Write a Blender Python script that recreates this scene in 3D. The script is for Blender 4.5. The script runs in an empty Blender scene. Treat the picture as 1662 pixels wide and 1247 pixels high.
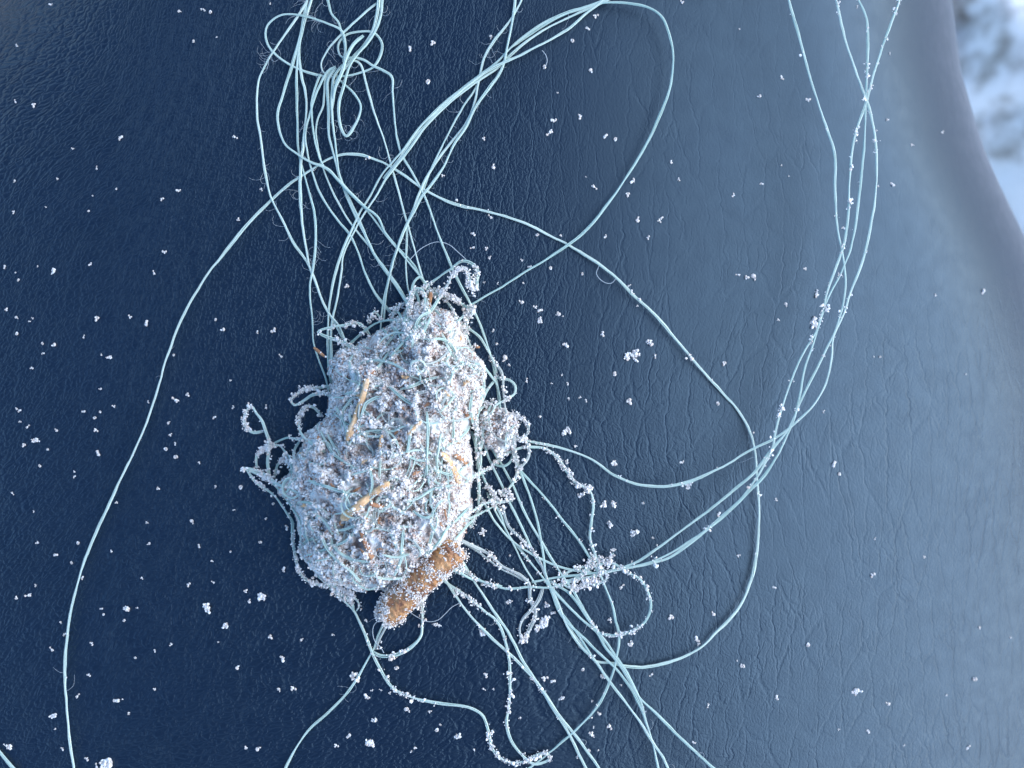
import bpy, math, random
import numpy as np
from mathutils import Vector

# ------------------------------------------------------------------ units
S = 0.16 / 1662.0            # metres per photograph pixel on the seat top
HP = 0.20 / S                # camera height above the seat, in the same unit
CX, CY = 831.0, 623.5
rng = np.random.default_rng(11)
random.seed(11)
C = bpy.context.scene.collection
sc = bpy.context.scene

# ------------------------------------------------------------------ camera, sky, sun, exposure
cam_d = bpy.data.cameras.new('camera')
cam = bpy.data.objects.new('camera', cam_d); C.objects.link(cam)
cam.location = (0, 0, 0.20)
cam_d.sensor_width = 36.0
cam_d.lens = 36.0 * 0.20 / 0.16
cam_d.clip_start = 0.005
cam_d.clip_end = 500
cam_d.dof.use_dof = True
cam_d.dof.focus_distance = 0.196
cam_d.dof.aperture_fstop = 21
sc.camera = cam

SUN_EL, SUN_AZ = math.radians(29), math.radians(88)      # azimuth clockwise from +Y (top of the picture)
w = bpy.data.worlds.new("World"); sc.world = w; w.use_nodes = True
nt = w.node_tree
bg = nt.nodes['Background']; sky = nt.nodes.new('ShaderNodeTexSky')
sky.sky_type = 'NISHITA'; sky.sun_disc = False
sky.sun_elevation = SUN_EL; sky.sun_rotation = SUN_AZ
sky.air_density = 1.0; sky.dust_density = 0.4; sky.ozone_density = 6.0
nt.links.new(sky.outputs[0], bg.inputs[0]); bg.inputs[1].default_value = 0.15
sun_d = bpy.data.lights.new('sun', 'SUN'); sun_d.energy = 2.0; sun_d.angle = math.radians(84)
sun_d.color = (1.0, 0.99, 0.975)
sun = bpy.data.objects.new('sun', sun_d); C.objects.link(sun)
sd = Vector((math.sin(SUN_AZ) * math.cos(SUN_EL), math.cos(SUN_AZ) * math.cos(SUN_EL), math.sin(SUN_EL)))
sun.rotation_euler = sd.to_track_quat('Z', 'Y').to_euler()
sc.view_settings.view_transform = 'Standard'; sc.view_settings.look = 'None'
sc.view_settings.exposure = 1.42; sc.view_settings.gamma = 1.0

# ------------------------------------------------------------------ helpers
def vnoise(x, y, scale, seed=0, octs=1):
    """value noise in -1..1 for numpy arrays"""
    out = 0; amp = 1.0; tot = 0
    for o in range(octs):
        r = np.random.default_rng(seed * 31 + o).uniform(-1, 1, (64, 64))
        fx = np.asarray(x) / scale + 1000.3; fy = np.asarray(y) / scale + 1000.7
        ix = np.floor(fx).astype(int); iy = np.floor(fy).astype(int)
        tx = fx - ix; ty = fy - iy
        tx = tx * tx * (3 - 2 * tx); ty = ty * ty * (3 - 2 * ty)
        a = r[ix % 64, iy % 64]; b = r[(ix + 1) % 64, iy % 64]
        c = r[ix % 64, (iy + 1) % 64]; d = r[(ix + 1) % 64, (iy + 1) % 64]
        out = out + amp * ((a * (1 - tx) + b * tx) * (1 - ty) + (c * (1 - tx) + d * tx) * ty)
        tot += amp; amp *= 0.5; scale *= 0.5
    return out / tot

def interp(y, pts):
    return np.interp(y, [p[0] for p in pts], [p[1] for p in pts])

def link(name, me, mat, parent=None, **props):
    o = bpy.data.objects.new(name, me); C.objects.link(o)
    if mat is not None and len(me.materials) == 0: me.materials.append(mat)
    if parent is not None:
        o.parent = parent
        if parent.type == 'EMPTY' or parent.location.length > 0:
            o.matrix_parent_inverse = Vec_inv(parent)
    for k, v in props.items(): o[k] = v
    return o

def Vec_inv(p):
    from mathutils import Matrix
    return Matrix.Translation(-p.location)

def mesh(name, V, F, smooth=True):
    """V (n,3) in metres, F (m,3|4) array"""
    me = bpy.data.meshes.new(name)
    V = np.ascontiguousarray(V, np.float32); F = np.ascontiguousarray(F, np.int32)
    k = F.shape[1]
    me.vertices.add(len(V)); me.vertices.foreach_set('co', V.ravel())
    me.loops.add(F.size); me.loops.foreach_set('vertex_index', F.ravel())
    me.polygons.add(len(F)); me.polygons.foreach_set('loop_start', np.arange(0, F.size, k, dtype=np.int32))
    me.polygons.foreach_set('use_smooth', np.full(len(F), smooth))
    me.update(calc_edges=True); me.validate()
    return me

# --- seat surface: a flat cushion top that rolls down along its right edge
PWR = 2.25
ROLL_PTS = [(-3000, 1500), (-600, 1515), (-200, 1540), (0, 1560), (150, 1596), (230, 1626), (375, 1684), (600, 1755), (900, 1805), (1247, 1850), (2000, 1900), (5000, 1920)]
RW, RZ = 460.0, 420.0
th = np.linspace(0, math.pi / 2, 60)
arc_x = np.sin(th) ** (2 / PWR) * RW; arc_z = -(1 - np.cos(th) ** (2 / PWR)) * RZ
_yy = np.linspace(-5600, 6400, 230)
_xc = []
for yv in _yy:
    xe = interp(yv, ROLL_PTS) - CX
    lo, hi = 0.0, 2500.0
    for _ in range(40):
        mid = (lo + hi) / 2
        if np.max((mid + arc_x) * HP / (HP - arc_z + (mid + arc_x + 90.0) ** 2 / 3800.0)) > xe: hi = mid
        else: lo = mid
    _xc.append(lo)
_xc = np.array(_xc)
def xc_of(y): return np.interp(y, _yy, _xc)          # centred X where the roll starts, for row y (photo px)

def crown(X, Yp):
    """gentle padding of the cushion top; X centred, Yp photo row"""
    t = np.clip((-X - 520) / 420.0, 0, 1.2) * np.clip((330 - Yp) / 420.0, 0, 1.2)
    Xc = np.clip(X, -900, 1500) + 90.0
    return -Xc ** 2 / np.where(Xc > 0, 2 * 1900.0, 2 * 5200.0) - 150.0 * t ** 2 + 2.0 * vnoise(X, Yp, 420, 5)

def seat_z(X, Yp):
    t = np.clip((X - xc_of(Yp)) / RW, 0, 0.9995)
    return -RZ * (1 - (1 - t ** PWR) ** (1 / PWR)) + crown(X, Yp)

def P(px, py, z=0.0):
    """point whose image falls at photo pixel (px,py), at height z (px units) above the seat datum -> metres"""
    k = (HP - z) / HP
    return np.stack([(np.asarray(px) - CX) * k * S, -(np.asarray(py) - CY) * k * S, np.asarray(z) * S + 0 * np.asarray(px)], -1)

def on_seat(px, py, dz=0.0):
    """height of the seat under the view ray through (px,py)"""
    z = np.zeros_like(np.asarray(px, float))
    for _ in range(12):
        k = (HP - z) / HP
        z = 0.5 * z + 0.5 * seat_z((np.asarray(px) - CX) * k, CY + (np.asarray(py) - CY) * k)
    return z + dz

# ------------------------------------------------------------------ materials
def mat(name):
    m = bpy.data.materials.new(name); m.use_nodes = True
    return m, m.node_tree, m.node_tree.nodes['Principled BSDF']

def ramp(nt, stops):
    r = nt.nodes.new('ShaderNodeValToRGB'); e = r.color_ramp.elements
    e[0].position, e[0].color = stops[0][0], (*stops[0][1], 1)
    e[1].position, e[1].color = stops[-1][0], (*stops[-1][1], 1)
    for p, c in stops[1:-1]:
        n = e.new(p); n.color = (*c, 1)
    return r

def noise_node(nt, scale, detail=3, vec=None, rough=0.55, dist=0.0):
    n = nt.nodes.new('ShaderNodeTexNoise'); n.inputs['Scale'].default_value = scale
    n.inputs['Detail'].default_value = detail; n.inputs['Roughness'].default_value = rough; n.inputs['Distortion'].default_value = dist
    if vec is not None: nt.links.new(vec, n.inputs['Vector'])
    return n

def math_node(nt, op, a, b=None, clamp=False):
    n = nt.nodes.new('ShaderNodeMath'); n.operation = op; n.use_clamp = clamp
    for i, v in enumerate((a, b)):
        if v is None: continue
        if isinstance(v, (int, float)): n.inputs[i].default_value = v
        else: nt.links.new(v, n.inputs[i])
    return n.outputs[0]

def leather_material():
    m, nt, b = mat('navy_leather'); L = nt.links
    uv = nt.nodes.new('ShaderNodeUVMap'); uv.uv_map = 'flow'
    # warped coordinates so creases wander
    wn = noise_node(nt, 3.5, 4, uv.outputs[0], .6)
    sub = nt.nodes.new('ShaderNodeVectorMath'); sub.operation = 'SUBTRACT'; L.new(wn.outputs['Color'], sub.inputs[0]); sub.inputs[1].default_value = (.5, .5, .5)
    sca = nt.nodes.new('ShaderNodeVectorMath'); sca.operation = 'SCALE'; L.new(sub.outputs[0], sca.inputs[0]); sca.inputs['Scale'].default_value = 0.26
    add = nt.nodes.new('ShaderNodeVectorMath'); add.operation = 'ADD'; L.new(uv.outputs[0], add.inputs[0]); L.new(sca.outputs[0], add.inputs[1])
    def crease(sx, sy, width, off):
        mp = nt.nodes.new('ShaderNodeMapping'); mp.inputs['Scale'].default_value = (sx, sy, 1); mp.inputs['Location'].default_value = (off, off * 1.7, 0)
        L.new(add.outputs[0], mp.inputs[0])
        v = nt.nodes.new('ShaderNodeTexVoronoi'); v.feature = 'DISTANCE_TO_EDGE'; v.voronoi_dimensions = '2D'; v.inputs['Scale'].default_value = 1.0
        v.inputs['Randomness'].default_value = 1.0
        L.new(mp.outputs[0], v.inputs['Vector'])
        mr = nt.nodes.new('ShaderNodeMapRange'); mr.interpolation_type = 'SMOOTHERSTEP'
        mr.inputs[1].default_value = 0.0; mr.inputs[2].default_value = width; mr.inputs[3].default_value = 0; mr.inputs[4].default_value = 1
        L.new(v.outputs['Distance'], mr.inputs[0]); return mr.outputs[0]
    # uv unit = 100 photo px
    c1 = crease(2.7, 0.80, 0.085, 3.1)          # long creases
    c2 = crease(6.2, 2.3, 0.14, 7.7)         # finer net of wrinkles
    c3 = crease(13.0, 11.0, 0.32, 1.3)         # pebble
    # creases come and go
    patch1 = noise_node(nt, 0.75, 2, uv.outputs[0])
    patch2 = noise_node(nt, 1.3, 2, add.outputs[0])
    def amp(src, lo, hi, a, bq):
        mr = nt.nodes.new('ShaderNodeMapRange'); L.new(src, mr.inputs[0])
        mr.inputs[1].default_value = lo; mr.inputs[2].default_value = hi; mr.inputs[3].default_value = a; mr.inputs[4].default_value = bq; return mr.outputs[0]
    att = nt.nodes.new('ShaderNodeAttribute'); att.attribute_name = 'pebble'
    h1 = math_node(nt, 'MULTIPLY', c1, math_node(nt, 'ADD', amp(patch1.outputs[0], .35, .68, .06, .5), math_node(nt, 'MULTIPLY', att.outputs['Fac'], .55)))
    h2 = math_node(nt, 'MULTIPLY', c2, math_node(nt, 'MULTIPLY', amp(patch2.outputs[0], .40, .65, .03, .42), amp(patch1.outputs[0], .35, .6, .35, 1.0)))
    h3 = math_node(nt, 'MULTIPLY', c3, math_node(nt, 'MULTIPLY', att.outputs['Fac'], 1.0))
    fn = noise_node(nt, 26.0, 3, uv.outputs[0])
    h4 = math_node(nt, 'MULTIPLY', fn.outputs[0], .42)
    wr = nt.nodes.new('ShaderNodeAttribute'); wr.attribute_name = 'wear'
    h = math_node(nt, 'MULTIPLY', math_node(nt, 'ADD', math_node(nt, 'ADD', h1, h2), math_node(nt, 'ADD', h3, h4)), wr.outputs['Fac'])
    bp = nt.nodes.new('ShaderNodeBump'); bp.inputs['Strength'].default_value = 0.29; bp.inputs['Distance'].default_value = 4.0 * S
    L.new(h, bp.inputs['Height']); L.new(bp.outputs[0], b.inputs['Normal'])
    cn = noise_node(nt, 0.6, 3, uv.outputs[0])
    r = ramp(nt, [(.3, (0.0010, 0.0036, 0.0095)), (.7, (0.0013, 0.0045, 0.012))]); L.new(cn.outputs[0], r.inputs[0])
    L.new(r.outputs[0], b.inputs['Base Color'])
    rn = noise_node(nt, 3.0, 4, uv.outputs[0])
    L.new(amp(rn.outputs[0], .3, .7, .36, .46), b.inputs['Roughness'])
    b.inputs['Specular IOR Level'].default_value = 0.62
    b.inputs['Sheen Weight'].default_value = 0.26; b.inputs['Sheen Roughness'].default_value = 0.35; b.inputs['Sheen Tint'].default_value = (1.0, 0.93, 0.88, 1)
    b.inputs['Coat Weight'].default_value = 0.08; b.inputs['Coat Roughness'].default_value = 0.38; b.inputs['Coat Tint'].default_value = (1, 1, 1, 1)
    L.new(bp.outputs[0], b.inputs['Coat Normal'])
    b.inputs['Specular Tint'].default_value = (0.43, 0.73, 1.0, 1)
    return m

def grain_material(name, stops, sss=0.0):
    m, nt, b = mat(name)
    g = nt.nodes.new('ShaderNodeNewGeometry'); r = ramp(nt, stops)
    nt.links.new(g.outputs['Random Per Island'], r.inputs[0]); nt.links.new(r.outputs[0], b.inputs['Base Color'])
    b.inputs['Roughness'].default_value = 0.45
    b.inputs['Specular IOR Level'].default_value = 0.4
    if sss:
        b.inputs['Subsurface Weight'].default_value = sss; b.inputs['Subsurface Radius'].default_value = (1, 1, 1); b.inputs['Subsurface Scale'].default_value = 3 * S
    n = noise_node(nt, 9000, 2); tc = nt.nodes.new('ShaderNodeTexCoord'); nt.links.new(tc.outputs['Object'], n.inputs['Vector'])
    bp = nt.nodes.new('ShaderNodeBump'); bp.inputs['Strength'].default_value = .5; bp.inputs['Distance'].default_value = 1.5 * S
    nt.links.new(n.outputs[0], bp.inputs['Height']); nt.links.new(bp.outputs[0], b.inputs['Normal'])
    return m

def thread_material(name, ca, cb):
    m, nt, b = mat(name)
    oi = nt.nodes.new('ShaderNodeObjectInfo'); tc = nt.nodes.new('ShaderNodeTexCoord')
    n = noise_node(nt, 900, 3, tc.outputs['Object'])
    gi = nt.nodes.new('ShaderNodeNewGeometry')
    mixv = math_node(nt, 'ADD', math_node(nt, 'ADD', math_node(nt, 'MULTIPLY', oi.outputs['Random'], .35), math_node(nt, 'MULTIPLY', gi.outputs['Random Per Island'], .5)), math_node(nt, 'MULTIPLY', n.outputs[0], .3), True)
    r = ramp(nt, [(.15, ca), (.9, cb)]); nt.links.new(mixv, r.inputs[0])
    nt.links.new(r.outputs[0], b.inputs['Base Color'])
    b.inputs['Roughness'].default_value = 0.42
    b.inputs['Specular IOR Level'].default_value = 0.45
    tr = nt.nodes.new('ShaderNodeBsdfTranslucent'); nt.links.new(r.outputs[0], tr.inputs[0])
    mx = nt.nodes.new('ShaderNodeMixShader'); mx.inputs[0].default_value = 0.30
    nt.links.new(b.outputs[0], mx.inputs[1]); nt.links.new(tr.outputs[0], mx.inputs[2])
    nt.links.new(mx.outputs[0], nt.nodes['Material Output'].inputs['Surface'])
    return m

def fibre_material(name, stops, scale, rough=.6, bump=.6, stretch=None):
    m, nt, b = mat(name)
    tc = nt.nodes.new('ShaderNodeTexCoord'); vec = tc.outputs['Object']
    n = noise_node(nt, scale, 5, vec, .65); r = ramp(nt, stops); nt.links.new(n.outputs[0], r.inputs[0])
    nt.links.new(r.outputs[0], b.inputs['Base Color']); b.inputs['Roughness'].default_value = rough
    n2 = noise_node(nt, scale * 4, 3, vec)
    bp = nt.nodes.new('ShaderNodeBump'); bp.inputs['Strength'].default_value = bump; bp.inputs['Distance'].default_value = 3 * S
    nt.links.new(n2.outputs[0], bp.inputs['Height']); nt.links.new(bp.outputs[0], b.inputs['Normal'])
    return m

M_leather = leather_material()
M_grain = grain_material('icy_grain', [(0, (.56, .47, .40)), (.3, (.70, .64, .58)), (.7, (.77, .75, .70)), (1, (.86, .84, .79))], .7)
M_grain_b = grain_material('dusty_grain', [(0, (.26, .15, .10)), (.25, (.46, .34, .28)), (.5, (.58, .49, .44)), (.8, (.60, .62, .60)), (1, (.76, .74, .72))], .5)
M_thread = thread_material('teal_fibre', (0.37, 0.55, 0.50), (0.66, 0.77, 0.68))
M_thread_g = thread_material('weathered_fibre', (0.36, 0.44, 0.42), (0.52, 0.56, 0.52))
M_hair = thread_material('pale_fibre', (0.5, 0.55, 0.58), (0.6, 0.66, 0.68))
M_clump = fibre_material('matted_debris', [(.28, (.16, .10, .08)), (.40, (.36, .28, .24)), (.48, (.52, .48, .45)), (.60, (.56, .61, .59)), (.75, (.70, .69, .67))], 420, .8, .9)
M_straw = fibre_material('dry_straw', [(.3, (.42, .23, .10)), (.5, (.60, .38, .19)), (.7, (.72, .54, .36))], 700, .5, .5)
M_rust = fibre_material('brown_plant_scrap', [(.3, (.20, .08, .035)), (.5, (.36, .17, .075)), (.7, (.48, .27, .14))], 700, .55, .6)
M_catkin = fibre_material('catkin_skin', [(.30, (.13, .05, .03)), (.45, (.30, .13, .05)), (.58, (.46, .23, .085)), (.72, (.58, .36, .19))], 520, .42, 1.0)

def snow_material():
    m, nt, b = mat('packed_snow')
    tc = nt.nodes.new('ShaderNodeTexCoord'); n = noise_node(nt, 26, 4, tc.outputs['Object'], .6); n2 = noise_node(nt, 110, 4, tc.outputs['Object'])
    a = math_node(nt, 'ADD', math_node(nt, 'MULTIPLY', n.outputs[0], .75), math_node(nt, 'MULTIPLY', n2.outputs[0], .25))
    r = ramp(nt, [(.36, (.20, .17, .14)), (.42, (.46, .44, .41)), (.49, (.74, .74, .73)), (.7, (.84, .84, .84))]); nt.links.new(a, r.inputs[0])
    nt.links.new(r.outputs[0], b.inputs['Base Color']); b.inputs['Roughness'].default_value = .8
    return m
M_snow = snow_material()

# ------------------------------------------------------------------ the seat
def build_seat():
    ys = np.concatenate([np.linspace(-5200, -150, 40), np.linspace(-120, 1370, 130), np.linspace(1400, 6000, 40)])
    left = np.concatenate([np.linspace(-2900, -950, 16), np.linspace(-930, 150, 90)])
    rows = []
    for y in ys:
        x0 = float(xc_of(y))
        mid = 150 + (x0 - 150) * np.linspace(0, 1, 42)[1:]
        X = np.concatenate([left, mid, x0 + arc_x[1:]])
        Z = np.concatenate([np.zeros(len(left) + len(mid)), arc_z[1:]])
        Z = Z + crown(X, y)
        X = np.concatenate([X, [X[-1] - 5, X[-1] - 30]]); Z = np.concatenate([Z, [Z[-1] - 260, Z[-1] - 900]])
        rows.append(np.stack([X, np.full(len(X), CY - y), Z], -1))
    A = np.array(rows); ny, nx = A.shape[:2]
    # skirt on the far, near and left sides so that the cushion is a closed block from any side
    def drop(B): B = B.copy(); B[..., 2] = -1330; return B
    A = np.concatenate([drop(A[:1]), A, drop(A[-1:])], 0)
    A = np.concatenate([drop(A[:, :1]), A], 1)
    ny, nx = A.shape[:2]
    idx = np.arange(ny * nx).reshape(ny, nx)
    F = np.stack([idx[:-1, :-1], idx[1:, :-1], idx[1:, 1:], idx[:-1, 1:]], -1).reshape(-1, 4)
    me = mesh('seat_cushion', A.reshape(-1, 3) * S, F)
    # flow map: crease direction turns from diagonal on the left to upright on the right
    X = A[..., 0]; Yp = CY - A[..., 1]; Zs = A[..., 2]
    arcx = X + 0.55 * np.clip(-Zs, 0, 500)
    k = np.clip((150 - X) / 800.0, 0, 1.3)
    U = (arcx + (Yp - 620) * np.clip(k, 0, 1) * 0.55 + 40 * vnoise(X, Yp, 300, 3)) / 100.0
    V = (Yp + 40 * vnoise(X, Yp, 280, 4)) / 100.0
    uvl = me.uv_layers.new(name='flow')
    vi = np.empty(len(me.loops), np.int32); me.loops.foreach_get('vertex_index', vi)
    uvl.data.foreach_set('uv', np.stack([U.ravel(), V.ravel()], -1)[vi].astype(np.float32).ravel())
    at = me.attributes.new('pebble', 'FLOAT', 'POINT')
    at.data.foreach_set('value', np.clip(0.14 + 0.95 * np.clip((120 - X) / 480.0, 0, 1), 0, 1.1).astype(np.float32).ravel())
    # how deeply the leather is creased: worn low and left, nearly smooth towards the upper right
    up = np.clip((760 - Yp) / 420.0, 0, 1); rt = np.clip((X + 180) / 320.0, 0, 1)
    wear = np.clip(1.0 + 0.5 * np.clip((-X - 250) / 300.0, 0, 1) - 0.80 * up * rt + 0.25 * vnoise(X, Yp, 260, 6), 0.12, 1.6)
    at2 = me.attributes.new('wear', 'FLOAT', 'POINT'); at2.data.foreach_set('value', wear.astype(np.float32).ravel())
    o = link('seat_cushion', me, M_leather)
    o['label'] = 'dark navy leather-grained seat cushion under the thread tangle, rounding off at its right edge'; o['category'] = 'seat'
    return o
build_seat()

# ------------------------------------------------------------------ snow far below the right edge
def build_ground():
    g = np.sinh(np.linspace(-7.0, 7.0, 321)); g = g / g.max() * 60.0
    X, Y = np.meshgrid(g + 0.25, g + 0.13, indexing='ij')
    r = np.hypot(X - .25, Y - .13); f = np.clip(1.6 - r / 1.2, 0.15, 1)
    Z = -0.42 + (0.020 * vnoise(X, Y, 0.07, 21, 2) + 0.014 * vnoise(X, Y, 0.022, 22, 2)) * f
    Z = Z + 0.05 * np.exp(-(((X - .255) / .05) ** 2 + ((Y - .13) / .05) ** 2))
    n = len(g); idx = np.arange(n * n).reshape(n, n)
    F = np.stack([idx[:-1, :-1], idx[1:, :-1], idx[1:, 1:], idx[:-1, 1:]], -1).reshape(-1, 4)
    return link('snow_ground', mesh('snow_ground', np.stack([X, Y, Z], -1).reshape(-1, 3), F), M_snow, kind='structure')
build_ground()

# ------------------------------------------------------------------ ball height field
OUT = [(672,490),(688,484),(705,497),(730,504),(750,520),(757,540),(758,557),(771,573),(788,590),(793,615),(788,650),(773,680),(764,705),(768,740),(770,770),(766,800),(768,828),(762,850),(752,880),(735,905),(700,925),(680,945),(640,955),(625,962),(590,962),(560,955),(525,945),(500,920),(487,890),(478,850),(472,822),(452,803),(447,787),(470,764),(480,738),(492,704),(515,692),(525,675),(530,650),(537,620),(531,585),(545,570),(575,560),(597,545),(625,530),(642,514),(658,502)]
LUMP = [(772,676),(786,662),(802,657),(822,664),(838,682),(843,705),(838,728),(822,742),(802,738),(782,724),(770,702)]
GX, GY = np.meshgrid(np.arange(430, 862, 2.0), np.arange(450, 980, 2.0), indexing='ij')
def poly_dist(poly, X, Y):
    P_ = np.array(poly, float); Q = np.roll(P_, -1, 0)
    inside = np.zeros(X.shape, bool); d = np.full(X.shape, 1e9)
    for (ax, ay), (bx, by) in zip(P_, Q):
        c = ((ay > Y) != (by > Y)) & (X < (bx - ax) * (Y - ay) / (by - ay + 1e-9) + ax); inside ^= c
        t = np.clip(((X - ax) * (bx - ax) + (Y - ay) * (by - ay)) / ((bx - ax) ** 2 + (by - ay) ** 2), 0, 1)
        d = np.minimum(d, np.hypot(X - ax - t * (bx - ax), Y - ay - t * (by - ay)))
    return np.where(inside, d, -d)
def dome(poly, D, zmax, edge):
    d = poly_dist(poly, GX, GY) + 5 * vnoise(GX, GY, 14, 61, 2) + edge
    t = np.clip(d / D, 0, 1)
    z = zmax * np.sqrt(np.clip(1 - (1 - t) ** 2, 0, 1)) ** 1.15
    lump = 24 * vnoise(GX, GY, 46, 62, 2) + 13 * vnoise(GX, GY, 17, 63, 2) + 7 * vnoise(GX, GY, 7, 64) + 4 * vnoise(GX, GY, 4.2, 65)
    lump = lump - 16 * np.clip(vnoise(GX, GY, 30, 67, 2) - .18, 0, 1) * 2
    return np.where(d > 0, np.maximum(z + lump * np.clip(d / 25, 0, 1), 2), 0), d
ZB, DB = dome(OUT, 115, 132, -2)
ZL, DL = dome(LUMP, 40, 24, -1)
ZZ = np.maximum(ZB, ZL)
def ball_z(px, py):
    fx = np.clip((np.asarray(px, float) - 430) / 2.0, 0, GX.shape[0] - 1.001); fy = np.clip((np.asarray(py, float) - 450) / 2.0, 0, GX.shape[1] - 1.001)
    ix = fx.astype(int); iy = fy.astype(int); tx = fx - ix; ty = fy - iy
    return (ZZ[ix, iy] * (1 - tx) + ZZ[ix + 1, iy] * tx) * (1 - ty) + (ZZ[ix, iy + 1] * (1 - tx) + ZZ[ix + 1, iy + 1] * tx) * ty

# ------------------------------------------------------------------ root of the tangle
tangle = bpy.data.objects.new('thread_tangle', None); C.objects.link(tangle)
tangle.location = P(630, 730, 0); tangle.empty_display_size = .01
tangle['label'] = 'frayed pale teal thread tangle with a ball matted in white icy grains'; tangle['category'] = 'thread tangle'

def build_core(Z, D, name):
    keep = D > -2.0
    idx = -np.ones(Z.shape, int); n = keep.sum(); idx[keep] = np.arange(n)
    V = P(GX[keep], GY[keep], np.maximum(Z[keep], 1.0))
    a, b, c, d = idx[:-1, :-1], idx[1:, :-1], idx[1:, 1:], idx[:-1, 1:]
    ok = (a >= 0) & (b >= 0) & (c >= 0) & (d >= 0)
    F = np.stack([a[ok], d[ok], c[ok], b[ok]], -1)
    return link(name, mesh(name, V, F), M_clump, tangle)
build_core(ZB, DB, 'matted_core')
build_core(ZL, DL, 'matted_core').__setitem__('label', 'small grey-brown matted lump beside the main ball')

# ------------------------------------------------------------------ grains
def ico(sub):
    import bmesh
    bm = bmesh.new(); bmesh.ops.create_icosphere(bm, subdivisions=sub, radius=1.0)
    V = np.array([v.co[:] for v in bm.verts]); F = np.array([[v.index for v in f.verts] for f in bm.faces]); bm.free()
    return V, F
ICO0, ICO1 = ico(1), ico(2)
def grains_mesh(name, Cn, R, base=ICO0, rough=.38, smooth=False):
    """many irregular grains as one mesh; Cn (n,3) metres, R (n,) metres"""
    V0, F0 = base; n = len(Cn); k = len(V0)
    q = rng.normal(size=(n, 4)); q /= np.linalg.norm(q, axis=1, keepdims=True)
    a, b, c, d = q.T
    M = np.stack([np.stack([1-2*(c*c+d*d), 2*(b*c-a*d), 2*(b*d+a*c)], -1), np.stack([2*(b*c+a*d), 1-2*(b*b+d*d), 2*(c*d-a*b)], -1), np.stack([2*(b*d-a*c), 2*(c*d+a*b), 1-2*(b*b+c*c)], -1)], 1)
    rad = 1 + rng.uniform(-rough, rough, (n, k, 1))
    sc_ = rng.uniform(.55, 1.4, (n, 1, 3))
    L_ = V0[None] * rad * sc_
    V = np.einsum('nij,nkj->nki', M, L_) * np.asarray(R)[:, None, None] + np.asarray(Cn)[:, None, :]
    F = (F0[None] + (np.arange(n) * k)[:, None, None]).reshape(-1, 3)
    return mesh(name, V.reshape(-1, 3), F, smooth=smooth)

def scatter_ball(n_clu, per, seed, spread=6.5, rlo=1.3, rhi=3.6):
    r = np.random.default_rng(seed); pts = []
    while len(pts) < n_clu:
        x = r.uniform(440, 850, 4000); y = r.uniform(460, 968, 4000)
        fx = ((x - 430) / 2.0).astype(int); fy = ((y - 450) / 2.0).astype(int)
        d = np.maximum(DB[fx, fy], DL[fx, fy])
        dens = 0.50 + 1.25 * vnoise(x, y, 34, 71, 3)
        for bx, by, br in BARE: dens = dens - 1.1 * np.exp(-((x - bx) ** 2 + (y - by) ** 2) / br ** 2)
        ok = (d > 0) & (r.uniform(0, 1, 4000) < dens)
        pts += list(zip(x[ok], y[ok]))
    pts = np.array(pts[:n_clu]); X, Y, Zp, R = [], [], [], []
    for (x, y) in pts:
        m = r.integers(per[0], per[1]); s = spread * r.uniform(.5, 1.2)
        dx, dy = r.normal(0, s, m), r.normal(0, s, m); g = np.exp(-(dx ** 2 + dy ** 2) / (2 * s * s))
        X.append(x + dx); Y.append(y + dy); Zp.append(ball_z(x + dx, y + dy) + g * r.uniform(0, 8) + r.uniform(-1, 2.5, m)); R.append(r.uniform(rlo, rhi, m) * (0.75 + .4 * g))
    X, Y, Zp, R = map(np.concatenate, (X, Y, Zp, R))
    ok = ball_z(X, Y) > 3
    return P(X[ok], Y[ok], Zp[ok]), R[ok] * S
BARE = [(692,602,26),(640,640,0.1),(596,880,16),(690,850,14),(585,790,12),(560,840,10),(765,690,16),(668,905,16),(715,885,14),(640,832,12),(812,720,12),(655,690,12),(540,700,10)]
c1, r1 = scatter_ball(950, (10, 26), 101, 5.0, .8, 2.5)
link('grain_crust', grains_mesh('grain_crust', c1, r1), M_grain, tangle, kind='stuff')
c2, r2 = scatter_ball(1150, (8, 22), 102, 7, .8, 2.4)
link('grain_crust', grains_mesh('grain_crust', c2, r2), M_grain_b, tangle, kind='stuff')
def shreds():
    r = np.random.default_rng(515); P_ = []
    for k in range(8):
        n = 7; t = np.linspace(0, 1, n); L_ = r.uniform(6, 15); cur = r.normal(0, 2.5)
        q = np.stack([(t - .5) * L_, cur * (t - .5) ** 2 * 4, r.normal(0, .4, n)], -1); wd = r.uniform(1.2, 2.6) * (1 + .5 * r.uniform(-1, 1, n)) * np.clip(.4 + np.minimum(t, 1 - t) * 3, 0, 1)
        prof = [(-1, 0), (-.3, .5), (.35, .3), (1, .1), (.2, -.4)]
        V = np.stack([q + np.stack([0 * t, wd * a, wd * b], -1) for a, b in prof], 1).reshape(-1, 3)
        i = np.arange(n * 5).reshape(n, 5); j = np.roll(i, -1, 1)
        me = mesh('plant_shred', V * S, np.stack([i[:-1], j[:-1], j[1:], i[1:]], -1).reshape(-1, 4), False)
        me.materials.append([M_straw, M_rust, M_clump, M_rust][k % 4]); P_.append(me)
    n = 0
    while n < 70:
        x, y = r.uniform(480, 790), r.uniform(490, 945)
        if float(ball_z(x, y)) < 40: continue
        o = link('plant_shred', P_[n % 8], None, tangle); z = float(ball_z(x, y)) + r.uniform(2, 8)
        o.location = P(x, y, z); o.rotation_euler = (r.normal(0, .4), r.normal(0, .3), r.uniform(0, 6.28)); n += 1
shreds()
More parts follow.
